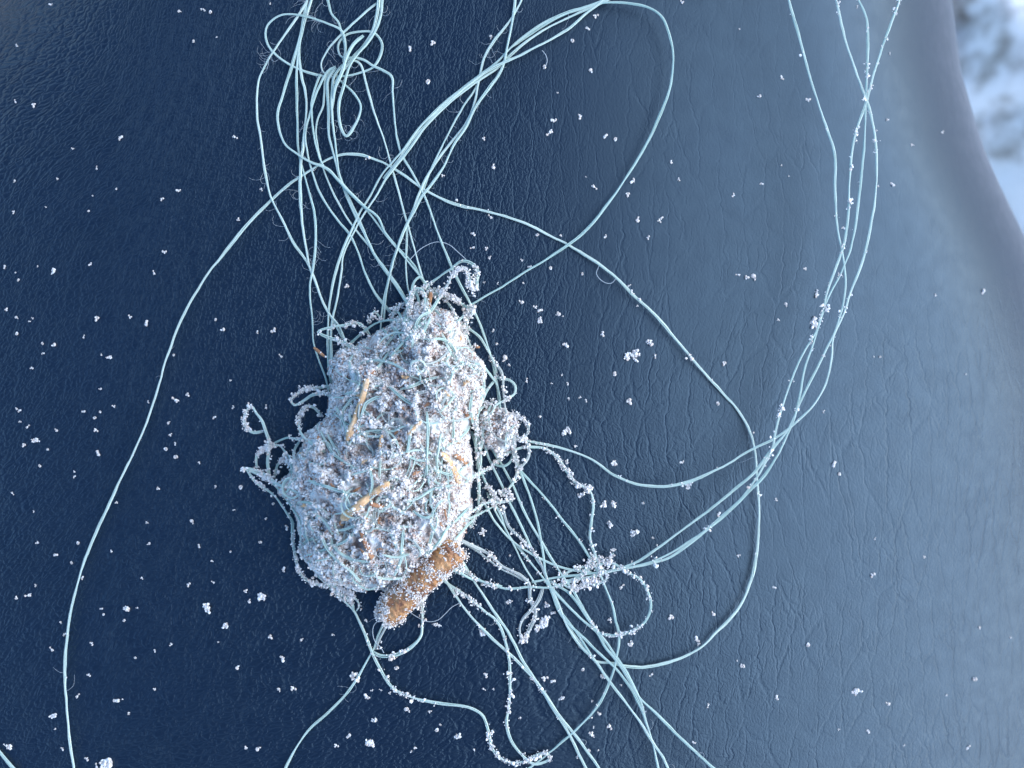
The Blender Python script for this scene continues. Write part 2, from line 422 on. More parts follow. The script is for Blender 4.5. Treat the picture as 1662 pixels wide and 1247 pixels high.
# the largest grains singly
PROTO = []
for i in range(8):
    r_ = np.random.default_rng(300 + i); k = r_.integers(7, 14)
    cc = r_.normal(0, .5, (k, 3)); cc[0] = 0
    PROTO.append(grains_mesh('snow_grain', cc, r_.uniform(.3, .6, k), ICO1, .18, True))
    PROTO[-1].materials.append(M_grain)
cb, rb = scatter_ball(90, (3, 5), 103, 9, 3.6, 5.6)
sel = rng.permutation(len(cb))[:240]
for i in sel:
    o = link('snow_grain', PROTO[i % 8], None, tangle); o.location = cb[i]; o.scale = (rb[i],) * 3
    o.rotation_euler = tuple(rng.uniform(0, 6.28, 3))

# ------------------------------------------------------------------ threads
def catmull(pts, step=4.0):
    p = np.array(pts, float); p = np.vstack([2 * p[0] - p[1], p, 2 * p[-1] - p[-2]]); out = []
    for i in range(1, len(p) - 2):
        n = max(2, int(np.linalg.norm(p[i + 1] - p[i]) / step)); t = np.linspace(0, 1, n, endpoint=False)[:, None]
        t0 = 0; d = [max(np.linalg.norm(p[i + j + 1] - p[i + j]), 1e-3) ** .5 for j in (-1, 0, 1)]
        t1 = d[0]; t2 = t1 + d[1]; t3 = t2 + d[2]; tt = t1 + (t2 - t1) * t
        A1 = (t1 - tt) / t1 * p[i - 1] + tt / t1 * p[i]; A2 = (t2 - tt) / (t2 - t1) * p[i] + (tt - t1) / (t2 - t1) * p[i + 1]; A3 = (t3 - tt) / (t3 - t2) * p[i + 1] + (tt - t2) / (t3 - t2) * p[i + 2]
        B1 = (t2 - tt) / t2 * A1 + tt / t2 * A2; B2 = (t3 - tt) / (t3 - t1) * A2 + (tt - t1) / (t3 - t1) * A3
        out.append((t2 - tt) / (t2 - t1) * B1 + (tt - t1) / (t2 - t1) * B2)
    out.append(p[-2][None]); return np.vstack(out)

def smooth1(a, k):
    if len(a) < 3: return a
    k = max(1, min(k, len(a) // 2)); pad = np.concatenate([np.full(k, a[0]), a, np.full(k, a[-1])])
    return np.convolve(pad, np.ones(2 * k + 1) / (2 * k + 1), 'valid')

def tube(Q, rad, sides):
    """Q (n,3), rad (n,) or scalar -> V,F"""
    n = len(Q); T = np.gradient(Q, axis=0); T /= np.linalg.norm(T, axis=1, keepdims=True) + 1e-12
    up = np.array([0.13, 0.07, 1.0]); N = np.cross(T, up); N /= np.linalg.norm(N, axis=1, keepdims=True) + 1e-12; B = np.cross(N, T)
    a = np.linspace(0, 2 * math.pi, sides, endpoint=False); rad = np.broadcast_to(rad, (n,))
    V = Q[:, None] + rad[:, None, None] * (np.cos(a)[None, :, None] * N[:, None] + np.sin(a)[None, :, None] * B[:, None])
    i = np.arange(n * sides).reshape(n, sides); j = np.roll(i, -1, 1)
    F = np.stack([i[:-1], j[:-1], j[1:], i[1:]], -1).reshape(-1, 4)
    return V.reshape(-1, 3), F

def merge(parts):
    Vs, Fs, o = [], [], 0
    for V, F in parts: Vs.append(V); Fs.append(F + o); o += len(V)
    return np.vstack(Vs), np.vstack(Fs)

def thread_z(p, over, lift, seed):
    """heights along a traced path: lies on the seat, climbs over the ball where it crosses it"""
    x, y = p.T; s = np.concatenate([[0], np.cumsum(np.hypot(*np.diff(p, axis=0).T))]); u = s / s[-1]
    base = on_seat(x, y) + 3.0 + lift * (0.35 + 0.65 * np.sin(math.pi * u)) * (0.5 + 0.5 * vnoise(s, s * 0 + seed * 7.3, 130, 81))
    if over == 'none': return base
    bz = ball_z(x, y)
    if over == 'mid': bz = bz * .5
    if over == 'in': bz = np.minimum(bz, 45) * .7
    # climb smoothly: running maximum envelope
    z = np.maximum(base, np.where(bz > 3, bz + 4.0, 0))
    return np.maximum(smooth1(z, 9), smooth1(np.maximum(base, np.where(bz > 3, bz, 0)), 2) + 2.0)

NT = [0]
def run_on(pts, rr):
    """threads that leave the picture go on over the seat instead of stopping at its edge"""
    def ext(a, b):
        d = np.array(b, float) - np.array(a, float); ang = math.atan2(d[1], d[0]); q = np.array(b, float); out = []; cur = rr.normal(0, .07)
        for _ in range(int(rr.integers(7, 14))):
            ang += cur + rr.normal(0, .05); q = q + 34 * np.array([math.cos(ang), math.sin(ang)])
            if -5 < q[0] < 1667 and -5 < q[1] < 1252: break
            out.append(tuple(q))
        return out
    outside = lambda q: q[0] < -3 or q[1] < -3 or q[0] > 1665 or q[1] > 1250
    pts = list(pts)
    if outside(pts[0]): pts = ext(pts[1], pts[0])[::-1] + pts
    if outside(pts[-1]): pts = pts + ext(pts[-2], pts[-1])
    return pts
def make_thread(pts, r=2.6, over='over', lift=7, crust=0.0, fuzz=0.0, m=None, plies=5, label=None, jitter=.5, zadd=0, parent=None, open_=1.6):
    NT[0] += 1; seed = NT[0]; r = r * .78; rr = np.random.default_rng(5000 + seed)
    pts = run_on(pts, rr)
    p = catmull(pts)
    s = np.concatenate([[0], np.cumsum(np.hypot(*np.diff(p, axis=0).T))])
    tan = np.gradient(p, axis=0); tan /= np.linalg.norm(tan, axis=1, keepdims=True) + 1e-9; nor = np.stack([-tan[:, 1], tan[:, 0]], -1)
    p = p + nor * (jitter * (vnoise(s, s * 0 + seed * 3.1, 28, 82) + .6 * vnoise(s, s * 0 + seed * 3.7, 11, 83)))[:, None]
    z = thread_z(p, over, lift, seed) + zadd
    parts = []
    ring = r * (0.60 + 0.20 * open_ * vnoise(s, s * 0 + seed, 45, 84) + 0.10 * vnoise(s, s * 0 + seed * 1.3, 14, 85))
    tw = rr.uniform(0, 6.28) + s * rr.uniform(.008, .028) + 1.2 * vnoise(s, s * 0 + seed, 90, 86)
    for k in range(plies):
        a = tw + 2 * math.pi * k / plies
        off = ring * np.cos(a); zo = ring * .6 * np.sin(a)
        q = p + nor * off[:, None]
        rad = r * (0.37 if plies > 3 else .46 if plies > 2 else .56) * (1 + .18 * vnoise(s, s * 0 + seed + k * 9, 18, 87))
        e = np.minimum(np.arange(len(s)), np.arange(len(s))[::-1]); rad = rad * np.clip(.35 + e * .35, 0, 1) * (1 + .2 * vnoise(s, s * 0 + seed * 5.1, 60, 98))
        parts.append(tube(P(q[:, 0], q[:, 1], z + zo), rad * S, 6))
    V, F = merge(parts)
    o = link('thread', mesh('thread', V, F), m or M_thread, parent or tangle)
    if label: o['label'] = label
    if crust > 0:
        L = s[-1]; ncl = max(1, int(L * crust / 2.6)); X, Y, Zc, R = [], [], [], []
        dn = np.clip(.55 + 1.1 * vnoise(s, s * 0 + seed * 2.2, 26, 88), .04, 2); cdf = np.cumsum(dn); cdf /= cdf[-1]
        for t in np.interp(rr.uniform(0, 1, ncl), cdf, np.arange(len(s))):
            i = int(t); mcl = rr.integers(3, 9); big = .7 + 1.2 * rr.uniform(0, 1) ** 4; side = rr.choice([-1, 1]) * rr.uniform(.3, 1) * r * 1.0
            c = p[i] + nor[i] * side
            X.append(c[0] + rr.normal(0, 1.7 * big, mcl)); Y.append(c[1] + rr.normal(0, 1.7 * big, mcl)); Zc.append(z[i] + rr.uniform(-1, 3, mcl)); R.append((.4 + 1.5 * rr.uniform(0, 1, mcl) ** 2.5) * big)
        X, Y, Zc, R = map(np.concatenate, (X, Y, Zc, R))
        g = link('grain_crust', grains_mesh('grain_crust', P(X, Y, Zc), R * S), M_grain, o, kind='stuff')
    if fuzz > 0:
        L = s[-1]; parts = []
        dn = np.clip(vnoise(s, s * 0 + seed * 1.9, 40, 89), .02, 1); cdf = np.cumsum(dn); cdf /= cdf[-1]
        for t in np.interp(rr.uniform(0, 1, max(1, int(L * fuzz / 17))), cdf, np.arange(len(s))):
            i = int(t); a = math.atan2(tan[i, 1], tan[i, 0]) + rr.choice([-1, 1]) * rr.uniform(.2, 1.5); cur = rr.normal(0, .2); n = int(rr.integers(4, 18)); q = [p[i].copy()]; zz = [z[i]]
            for _ in range(n):
                a += cur + rr.normal(0, .16); q.append(q[-1] + 2.0 * np.array([math.cos(a), math.sin(a)])); zz.append(max(on_seat(*q[-1]) + 1, zz[-1] + rr.normal(0, 1.0)))
            q = np.array(q); parts.append(tube(P(q[:, 0], q[:, 1], np.array(zz)), np.linspace(.27, .16, len(q)) * S, 3))
        V, F = merge(parts); link('fuzz', mesh('fuzz', V, F), M_hair, o, kind='stuff')
    return o

TH = [
 # strands fanning out of the top of the ball: (points, options)
 ([(499,0),(491,14),(456,66),(442,86),(422,124),(417,157),(418,192),(423,227),(429,273),(438,315),(441,323),(459,359),(478,397),(501,430),(521,483),(531,505),(549,528),(562,555),(572,575)], dict(fuzz=1.3, lift=12)),
 ([(557,101),(561,81),(559,61),(552,48),(532,39),(501,28),(473,23),(451,27),(434,42),(431,58),(437,76),(448,90),(468,104),(491,115),(521,123),(552,124),(582,119),(605,109),(618,88),(620,71),(607,54),(590,51),(562,57),(549,73),(552,90),(565,97)], dict(fuzz=.6, lift=14, label='thread curled into a flat oval loop')),
 ([(499,-20),(497,10),(489,50),(481,83),(471,116),(458,157),(451,182),(453,210),(463,235),(481,249),(506,264),(532,275),(549,293),(571,316),(592,336),(612,351),(627,381),(647,404),(667,424),(688,455),(702,480)], dict(r=3.0, fuzz=.5, lift=14)),
 ([(508,-15),(504,5),(491,45),(485,83),(489,121),(496,152),(497,182),(491,243),(488,268),(487,303),(489,346),(494,387),(502,432),(511,455),(526,493),(540,520),(556,550)], dict(r=3.2, fuzz=.5, lift=10)),
 ([(503,-15),(495,15),(487,60),(482,110),(482,177),(485,248),(492,278),(503,316),(511,354),(512,397),(508,435),(504,455),(503,480),(507,523),(509,555),(518,585),(528,612),(534,640)], dict(fuzz=.4, lift=9)),
 ([(545,108),(532,116),(514,149),(504,182),(495,220),(498,243),(504,270),(523,321),(549,359),(566,379),(582,412),(592,442),(607,472),(622,493),(640,515)], dict(fuzz=.3, lift=13)),
 ([(540,112),(529,126),(524,172),(515,195),(513,222),(518,250),(526,278),(541,313),(561,351),(582,379),(602,404),(617,430),(632,450),(655,482),(665,500)], dict(r=2.3, lift=8)),
 ([(520,120),(506,162),(506,192),(509,217),(514,243),(524,268),(554,296),(580,325),(604,352),(628,384),(655,416),(680,446),(700,470),(716,484)], dict(r=2.3, lift=16)),
 ([(545,110),(532,131),(533,177),(534,222),(542,253),(549,280),(561,313),(574,344),(589,374),(607,412),(627,442),(645,467),(660,490),(672,510)], dict(r=3.3, lift=12, fuzz=.2)),
 ([(556,105),(542,126),(538,157),(539,192),(544,233),(551,283),(566,321),(582,354),(602,402),(625,436),(650,470),(662,492)], dict(r=2.8, lift=15, fuzz=.4)),
 ([(622,-15),(620,0),(618,23),(605,58),(582,86),(567,109),(557,142),(549,177),(554,210),(562,221),(577,202),(586,174),(575,152),(552,131),(542,116)], dict(r=3.2, fuzz=1.0, lift=18, label='thread ending in a drooping teardrop loop')),
 ([(618,-15),(615,0),(607,45),(592,71),(572,94),(554,119),(542,136)], dict(r=3.2, fuzz=.5, lift=22)),
 ([(528,-15),(532,0),(538,23),(548,35),(554,53),(559,73),(561,91),(570,100)], dict(r=2.6, fuzz=.6)),
 ([(612,5),(590,23),(562,48),(544,66),(529,86),(521,104),(525,118),(545,122)], dict(r=2.4, fuzz=.4)),
 ([(590,58),(575,71),(562,94),(554,119),(544,142),(539,177)], dict(r=3.6, lift=20)),
 ([(557,98),(572,93),(590,97),(607,108),(635,124),(637,152),(640,192),(645,227),(653,253),(668,278),(683,306),(698,341),(710,376),(723,409),(736,440),(748,465),(763,493),(779,526),(789,555),(797,581),(804,611),(809,644),(812,668),(815,690)], dict(r=2.7, fuzz=.25, lift=10, label='thread with a sharp kink near the top knot')),
 ([(560,100),(575,98),(585,104),(595,139),(607,182),(623,227),(635,268),(647,311),(655,341),(665,376),(675,412),(683,442),(692,470),(700,488)], dict(r=2.4, fuzz=.3, lift=8)),
 ([(985,-4),(975,2),(948,13),(922,20),(887,35),(862,51),(831,76),(801,106),(763,134),(725,164),(700,187),(678,210),(653,245),(620,283),(602,316),(582,349),(566,384),(554,412),(541,455),(535,493),(532,541),(533,575),(535,602),(537,622)], dict(r=3.0, fuzz=.15, lift=12)),
 ([(1000,-8),(985,1),(955,15),(925,28),(890,45),(862,62),(835,84),(805,112),(768,137),(730,167),(703,192),(683,215),(658,250),(628,288),(608,322),(588,352),(570,385),(557,414),(554,442),(549,475),(541,513),(537,543),(538,580),(540,612)], dict(r=2.8, fuzz=.15, lift=12)),
 ([(831,76),(857,58),(902,30),(953,10),(983,4.5),(1023,5.5),(1054,13),(1074,27),(1085,51),(1092,81),(1092,114),(1083,157),(1069,192),(1049,235),(1023,278),(998,315),(970,352),(944,380),(917,401),(880,425),(850,443),(814,466),(790,479),(765,494),(750,500)], dict(r=2.9, lift=6, label='smooth thread arching in a wide loop over open leather')),
 ([(990,-10),(980,0),(970,8),(950,23),(922,48),(887,68),(852,86),(819,101),(793,114),(760,138),(722,170),(695,197),(668,228),(645,262),(622,290)], dict(r=3.0, lift=18)),
 ([(849,-10),(846,2),(836,20),(819,45),(801,68),(786,94),(780,119),(775,142),(771,164),(760,192),(740,222),(718,248),(703,270),(690,292),(680,315),(665,354),(650,392),(637,422),(630,452),(624,480),(619,513),(617,535)], dict(r=2.6, fuzz=.6, lift=8)),
 ([(836,-10),(836,0),(833,28),(826,63),(819,96),(811,119),(793,144),(773,172),(756,207),(738,233),(720,270),(703,296),(685,318),(670,346),(657,371),(642,412),(632,450),(626,483),(622,523)], dict(r=2.9, fuzz=.4, lift=13)),
 ([(778,128),(773,142),(753,172),(733,207),(715,243),(700,273),(688,306),(672,336),(662,361),(660,397),(659,437),(662,467),(668,488)], dict(r=2.2, fuzz=.5, lift=6)),
 # long arc on the left, over the top and round to the lower right
 ([(122,1265),(120,1247),(113,1203),(108,1143),(105,1089),(109,1034),(116,986),(126,947),(138,908),(153,872),(172,830),(197,775),(217,734),(238,686),(256,632),(271,580),(289,532),(313,484),(337,445),(373,400),(410,355),(451,315),(481,291),(509,273),(532,259),(557,251),(582,251),(607,258),(633,270),(658,286),(683,304),(713,321),(743,333),(779,341),(819,351),(860,366),(886,380),(923,398),(971,428),(1001,452),(1031,482),(1061,509),(1097,551),(1136,597),(1169,634),(1200,669),(1218,703),(1226,737),(1229,781),(1232,828),(1229,887),(1220,937),(1204,978),(1186,1003),(1163,1026),(1141,1048),(1117,1063),(1081,1076),(1045,1083),(1013,1081),(994,1077),(965,1072),(946,1048),(929,1026),(917,1006),(903,978),(893,955),(885,930)], dict(r=2.9, lift=16, fuzz=.08, crust=.02, over='none', label='longest thread, arching from the lower left over the top to the lower right')),
 # strands of the right bundle
 ([(1276,-15),(1280,0),(1299,67),(1311,113),(1334,186),(1354,249),(1355,305),(1357,345),(1359,369),(1366,405),(1371,437),(1372,463),(1368,495),(1361,520),(1350,549),(1328,593),(1306,636),(1288,679),(1274,705),(1252,730),(1223,768),(1186,800),(1135,840),(1101,865),(1067,890),(1035,912),(1010,921),(985,928)], dict(r=2.8, lift=15, crust=.03)),
 ([(1353,-15),(1357,0),(1371,61),(1389,116),(1406,162),(1418,209),(1423,267),(1421,316),(1417,345),(1400,423),(1382,470),(1368,513),(1353,546),(1350,578),(1339,625),(1317,661),(1285,692),(1256,712),(1223,728),(1176,756),(1120,781),(1073,790),(1029,785),(992,768),(960,746),(923,731),(891,723),(855,716),(840,712)], dict(r=2.7, lift=12, crust=.08, label='thread curving under the open leather right of the ball')),
 ([(1386,-15),(1393,0),(1406,29),(1408,87),(1405,162),(1403,232),(1397,290),(1391,345),(1382,398),(1364,445),(1342,488),(1332,517),(1321,553),(1306,600),(1296,650),(1285,690),(1270,723),(1248,762),(1217,796),(1173,840),(1129,872),(1085,900),(1042,917),(1004,925),(960,931),(910,937),(863,945)], dict(r=2.7, lift=14, crust=.06)),
 ([(1465,-15),(1460,0),(1441,52),(1421,110),(1406,165),(1386,226),(1379,290),(1377,345),(1368,401),(1346,463),(1335,506),(1324,539),(1299,582),(1281,625),(1267,669),(1258,705),(1254,726),(1241,752),(1222,785),(1190,822),(1160,848),(1129,875),(1085,906),(1054,915),(1020,922),(979,931),(935,942),(895,953),(857,953),(823,956),(795,949),(768,939),(740,927),(722,916),(699,898)], dict(r=2.7, lift=13, crust=.22)),
 # strands fanning out of the lower right
 ([(775,800),(791,825),(807,852),(831,878),(861,898),(883,910),(906,919),(930,926),(960,928)], dict(r=2.5, over='in')),
 ([(790,800),(805,831),(820,858),(834,885),(852,921),(870,950)], dict(r=2.0, over='in')),
 ([(766,700),(772,725),(779,748),(784,774),(793,793),(802,815),(812,835),(823,865),(849,898),(876,932),(892,954),(906,986),(923,1010),(942,1036),(963,1070)], dict(r=2.5, over='mid', crust=.15)),
 ([(815,825),(819,838),(825,854),(843,872),(859,889),(874,907),(881,923),(886,937)], dict(r=3.2, crust=1.0, m='g')),
 ([(784,703),(788,727),(795,748),(806,770),(817,793),(829,820),(841,845),(858,880),(865,896),(880,922)], dict(r=2.7, over='mid')),
 ([(792,707),(802,734),(817,759),(835,793),(848,825),(861,851),(881,883),(897,910),(914,936),(930,959),(948,990),(964,1017),(984,1043),(1004,1072),(1023,1103),(1040,1140),(1049,1173),(1059,1205),(1066,1236),(1072,1262)], dict(r=2.7, over='mid', crust=.08, fuzz=.2)),
 ([(838,752),(843,764),(860,806),(872,845),(877,872),(881,899),(886,936),(896,961),(906,991),(924,1014),(943,1031),(970,1058),(996,1082),(1023,1116),(1040,1149),(1047,1168)], dict(r=2.7, over='mid')),
 ([(838,755),(846,766),(891,815),(915,847),(935,872),(951,896),(964,916),(975,935),(981,950),(993,979),(999,1005),(1005,1032),(1001,1067),(989,1108),(968,1149),(936,1183),(893,1221),(859,1247),(840,1262)], dict(r=2.6, over='mid', crust=.06)),
 ([(888,938),(894,954),(905,977),(919,1012),(941,1048),(963,1070),(984,1099),(1013,1137),(1040,1173),(1061,1207),(1076,1229),(1084,1247),(1090,1262)], dict(r=2.7, fuzz=.3)),
 ([(886,940),(895,954),(917,979),(942,1003),(968,1026),(984,1053),(1004,1077),(1023,1106),(1037,1131),(1061,1154),(1095,1188),(1129,1221),(1158,1247),(1172,1260)], dict(r=2.9, fuzz=.15)),
 ([(962,920),(973,916),(993,914),(1009,923),(1024,932),(1038,939),(1049,954),(1055,973),(1055,992),(1047,1008),(1033,1020),(1015,1028),(995,1032),(977,1029),(966,1022),(953,1004),(937,979),(923,963),(906,952),(893,943)], dict(r=2.6, crust=.85, label='thread looped back on itself and beaded with grains')),
 ([(748,792),(766,775),(784,766),(802,754),(820,737),(838,729),(860,726),(885,729),(904,743),(920,765),(935,784),(957,796),(963,818),(960,846),(958,875),(966,900),(973,917)], dict(r=2.6, crust=1.3, lift=16)),
 ([(745,876),(773,889),(795,901),(816,919),(842,932),(851,940),(858,948),(860,973),(867,988),(868,1000),(859,1022),(849,1040),(845,1035),(843,1018),(849,1004),(859,993),(874,973),(881,954)], dict(r=3.4, crust=.8, m='g', open_=2.2, label='greyish frayed thread ending in a narrow loop')),
 ([(748,880),(772,893),(792,908),(815,924),(840,936),(850,943)], dict(r=2.2, crust=.2, m='g')),
 ([(715,930),(728,950),(740,968),(759,994),(780,1017),(795,1033),(830,1065),(864,1099),(895,1146),(922,1188),(941,1227),(951,1247),(957,1262)], dict(r=2.8, crust=.18, over='mid')),
 ([(738,890),(750,911),(768,941),(786,968),(809,1004),(822,1022),(849,1073),(880,1119),(907,1161),(933,1192),(972,1247),(982,1262)], dict(r=2.8, over='mid', fuzz=.15)),
 ([(715,940),(730,950),(750,963),(768,976),(787,992),(805,1006),(816,1028),(822,1050),(826,1073),(828,1111),(826,1150),(822,1173),(830,1203),(849,1227),(868,1240),(891,1232),(887,1223),(868,1227),(853,1236)], dict(r=2.7, crust=.8)),
 ([(515,935),(533,950),(555,972),(574,991),(587,1016),(599,1047),(606,1065),(622,1096),(641,1119),(668,1132),(714,1142),(760,1148),(783,1161),(793,1188),(799,1215),(822,1236),(853,1236),(885,1222)], dict(r=2.8, crust=.75, label='grain-beaded thread trailing in an S below the ball')),
 ([(627,1000),(622,1012),(614,1030),(607,1052),(598,1069),(579,1103),(555,1134),(530,1158),(499,1188),(478,1218),(463,1247),(455,1262)], dict(r=2.4, fuzz=.2, over='none')),
 ([(630,1005),(625,1018),(616,1036),(609,1055)], dict(r=2.4, m='g', over='none', crust=.3)),
 ([(680,945),(683,961),(685,986),(685,1013),(683,1033),(668,1050),(650,1060),(632,1065),(616,1064),(605,1058)], dict(r=3.3, crust=.8, open_=1.8, label='loop hanging below the brown catkin')),
 # fringe of loops round the ball
 ([(429,700),(412,702),(400,695),(396,682),(400,667),(408,660),(416,671),(425,682),(431,700),(436,714),(436,732),(434,750),(437,775)], dict(r=3.0, crust=1.44, lift=40, label='small grain-crusted curl sticking out on the left')),
 ([(540,630),(533,628),(514,630),(492,633),(477,644),(472,649),(477,658),(492,651),(506,642),(524,638),(540,644)], dict(r=2.8, crust=2.08, lift=40)),
 ([(521,675),(510,662),(497,660),(488,673),(485,689),(488,703),(497,714),(514,725),(530,735)], dict(r=2.9, crust=1.76, lift=40)),
 ([(440,722),(458,713),(470,710),(485,714),(496,713),(510,718)], dict(r=1.9, crust=0.48, lift=40)),
 ([(490,712),(479,729),(477,741),(483,760),(495,775)], dict(r=2.4, crust=1.92, lift=30)),
 ([(395,760),(416,765),(434,774),(452,787),(470,794),(490,800)], dict(r=4.2, crust=2.56, lift=20)),
 ([(416,760),(416,741),(427,729),(452,723),(461,732),(470,743),(474,761),(474,783)], dict(r=2.4, crust=3.20, lift=25)),
 ([(445,775),(450,755),(462,745),(472,752),(468,775)], dict(r=2.2, crust=3.84, lift=20)),
 ([(399,759),(414,781),(443,803),(464,831),(474,847),(475,875),(479,903),(486,928),(502,944),(533,953)], dict(r=2.6, crust=1.76, lift=12)),
 ([(399,761),(436,778),(461,806),(477,828),(489,847),(489,875),(491,900),(511,916),(543,935),(566,952)], dict(r=2.8, crust=1.92, lift=20)),
 ([(530,945),(545,952),(568,963),(583,982),(578,992)], dict(r=2.6, crust=3.20, lift=12)),
 ([(535,955),(556,966),(572,980),(574,993)], dict(r=3.0, crust=2.08, lift=12)),
 ([(660,485),(688,467),(705,455),(731,437),(751,424),(766,428),(776,442),(774,457),(773,469),(761,465),(760,447),(751,435),(738,442),(726,462),(713,483),(700,503),(683,521),(667,538),(652,552)], dict(r=2.9, crust=1.44, lift=70, label='grain-crusted thread hooked over at the top of the ball')),
 ([(600,545),(592,534),(581,525),(561,528),(534,532),(516,539),(527,546),(552,554),(576,566),(592,578)], dict(r=3.2, crust=1.60, lift=45)),
 ([(560,565),(575,552),(592,537),(610,525),(633,520),(650,524)], dict(r=2.6, lift=30, crust=0.16)),
 ([(625,522),(619,519),(608,505),(604,512),(597,527)], dict(r=2.0, lift=25, crust=1.60)),
 ([(700,470),(712,472),(726,480),(741,487),(753,496),(766,503)], dict(r=2.8, lift=40, crust=4.16)),
 ([(766,500),(759,512),(757,541),(762,557),(768,572)], dict(r=2.4, lift=40, crust=2.56)),
 ([(672,482),(663,489),(645,500),(638,512),(634,524)], dict(r=3.0, lift=40, crust=3.52)),
 ([(690,462),(682,450),(676,453),(670,463),(667,494),(661,521)], dict(r=2.4, lift=30)),
 ([(805,612),(815,615),(827,617),(836,626),(835,639),(820,649),(804,658),(799,667),(788,683),(784,698),(783,716),(778,740),(775,762)], dict(r=2.6, lift=40, crust=0.80)),
 ([(808,610),(802,619),(790,635),(782,653),(777,665),(773,690),(772,720),(776,750),(780,772)], dict(r=2.6, lift=35, crust=0.48)),
 ([(750,526),(762,534),(777,546),(788,563),(799,584),(806,605)], dict(r=2.4, lift=20, crust=0.16)),
 ([(778,585),(786,595),(797,610),(806,624),(812,650)], dict(r=2.2, lift=20)),
 ([(795,578),(799,584),(813,602),(816,616),(817,640),(820,665),(826,690),(832,715),(838,745),(845,765)], dict(r=2.8, m='g', lift=30, crust=0.80)),
 ([(832,672),(844,678),(857,691),(855,705),(844,714),(837,701),(840,685)], dict(r=2.4, m='g', lift=30, crust=3.20)),
 ([(850,712),(857,723),(859,737),(853,750),(842,759),(835,746),(831,730)], dict(r=2.6, m='g', lift=30, crust=0.96)),
 ([(842,758),(839,765),(837,777),(828,790),(813,806)], dict(r=2.0, lift=20, crust=0.80)),
 ([(795,748),(804,754),(817,757),(828,750),(832,738)], dict(r=2.2, lift=30)),
 ([(770,668),(774,685),(777,716),(781,748),(777,766),(777,793),(777,820)], dict(r=2.6, lift=30, crust=0.64)),
 ([(716,868),(727,857),(741,842),(766,830),(781,820),(795,815),(817,815),(826,810)], dict(r=2.6, lift=30, crust=2.56)),
 ([(735,860),(748,848),(774,837),(790,828),(806,818)], dict(r=2.2, lift=20, crust=0.16)),
 ([(785,812),(781,820),(770,842),(763,858)], dict(r=2.4, lift=20, crust=2.08)),
 ([(790,790),(797,798),(806,812),(800,825)], dict(r=2.4, lift=20, crust=4.80)),
 ([(812,800),(820,796),(828,802),(830,815)], dict(r=2.4, lift=20, crust=4.80)),
 ([(735,925),(722,935),(712,945),(695,955),(680,960)], dict(r=2.4, lift=20, crust=2.56)),
 ([(705,895),(715,905),(728,914),(742,927),(768,941)], dict(r=3.4, lift=30, crust=0.64)),
 ([(730,905),(742,918),(760,932),(785,944),(815,952)], dict(r=3.0, lift=10, crust=2.24)),
 # frosted strands standing up at the top of the ball
 ([(662,528),(664,505),(668,485),(676,468),(686,470),(690,490),(686,515)], dict(r=2.8, crust=2.6, lift=45)),
 ([(684,472),(694,490),(692,515),(684,540)], dict(r=2.4, crust=2.4, lift=45)),
 ([(722,486),(735,503),(742,525),(740,550)], dict(r=2.4, crust=2.2, lift=45)),
 ([(757,505),(748,518),(735,530),(728,548)], dict(r=2.2, crust=1.2, lift=45)),
 ([(700,498),(715,512),(728,530),(730,558)], dict(r=2.4, crust=0.6, lift=45)),
 ([(742,490),(756,497),(768,502),(764,512),(752,506)], dict(r=2.8, crust=4.5, lift=45)),
 ([(640,503),(650,512),(648,535)], dict(r=2.6, crust=3.0, lift=45)),
 ([(672,470),(680,488),(676,510)], dict(r=2.6, crust=3.6, lift=45)),
 ([(700,478),(714,478),(728,484)], dict(r=2.6, crust=3.0, lift=45)),
 ([(790,655),(778,668),(772,690),(778,712)], dict(r=2.6, crust=2.4, lift=45)),
 ([(800,650),(792,672),(796,695),(790,715)], dict(r=2.4, crust=1.4, lift=45)),
 # knot where the right bundle meets the lower strands
 ([(905,940),(920,930),(938,922),(955,918),(968,908),(960,900),(975,925),(955,945),(930,956),(910,946)], dict(r=2.4, crust=1.60)),
 ([(915,945),(935,938),(950,926),(962,920),(978,924),(985,938),(968,948),(945,945)], dict(r=2.6, crust=1.92)),
 ([(930,950),(945,930),(958,912),(972,905),(985,915),(992,905),(996,898)], dict(r=2.3, crust=2.08)),
]
OPEN_KEYS = {}
for pts, kw in TH:
    kw = dict(kw)
    if kw.get('m') == 'g': kw['m'] = M_thread_g
    make_thread(pts, **kw)

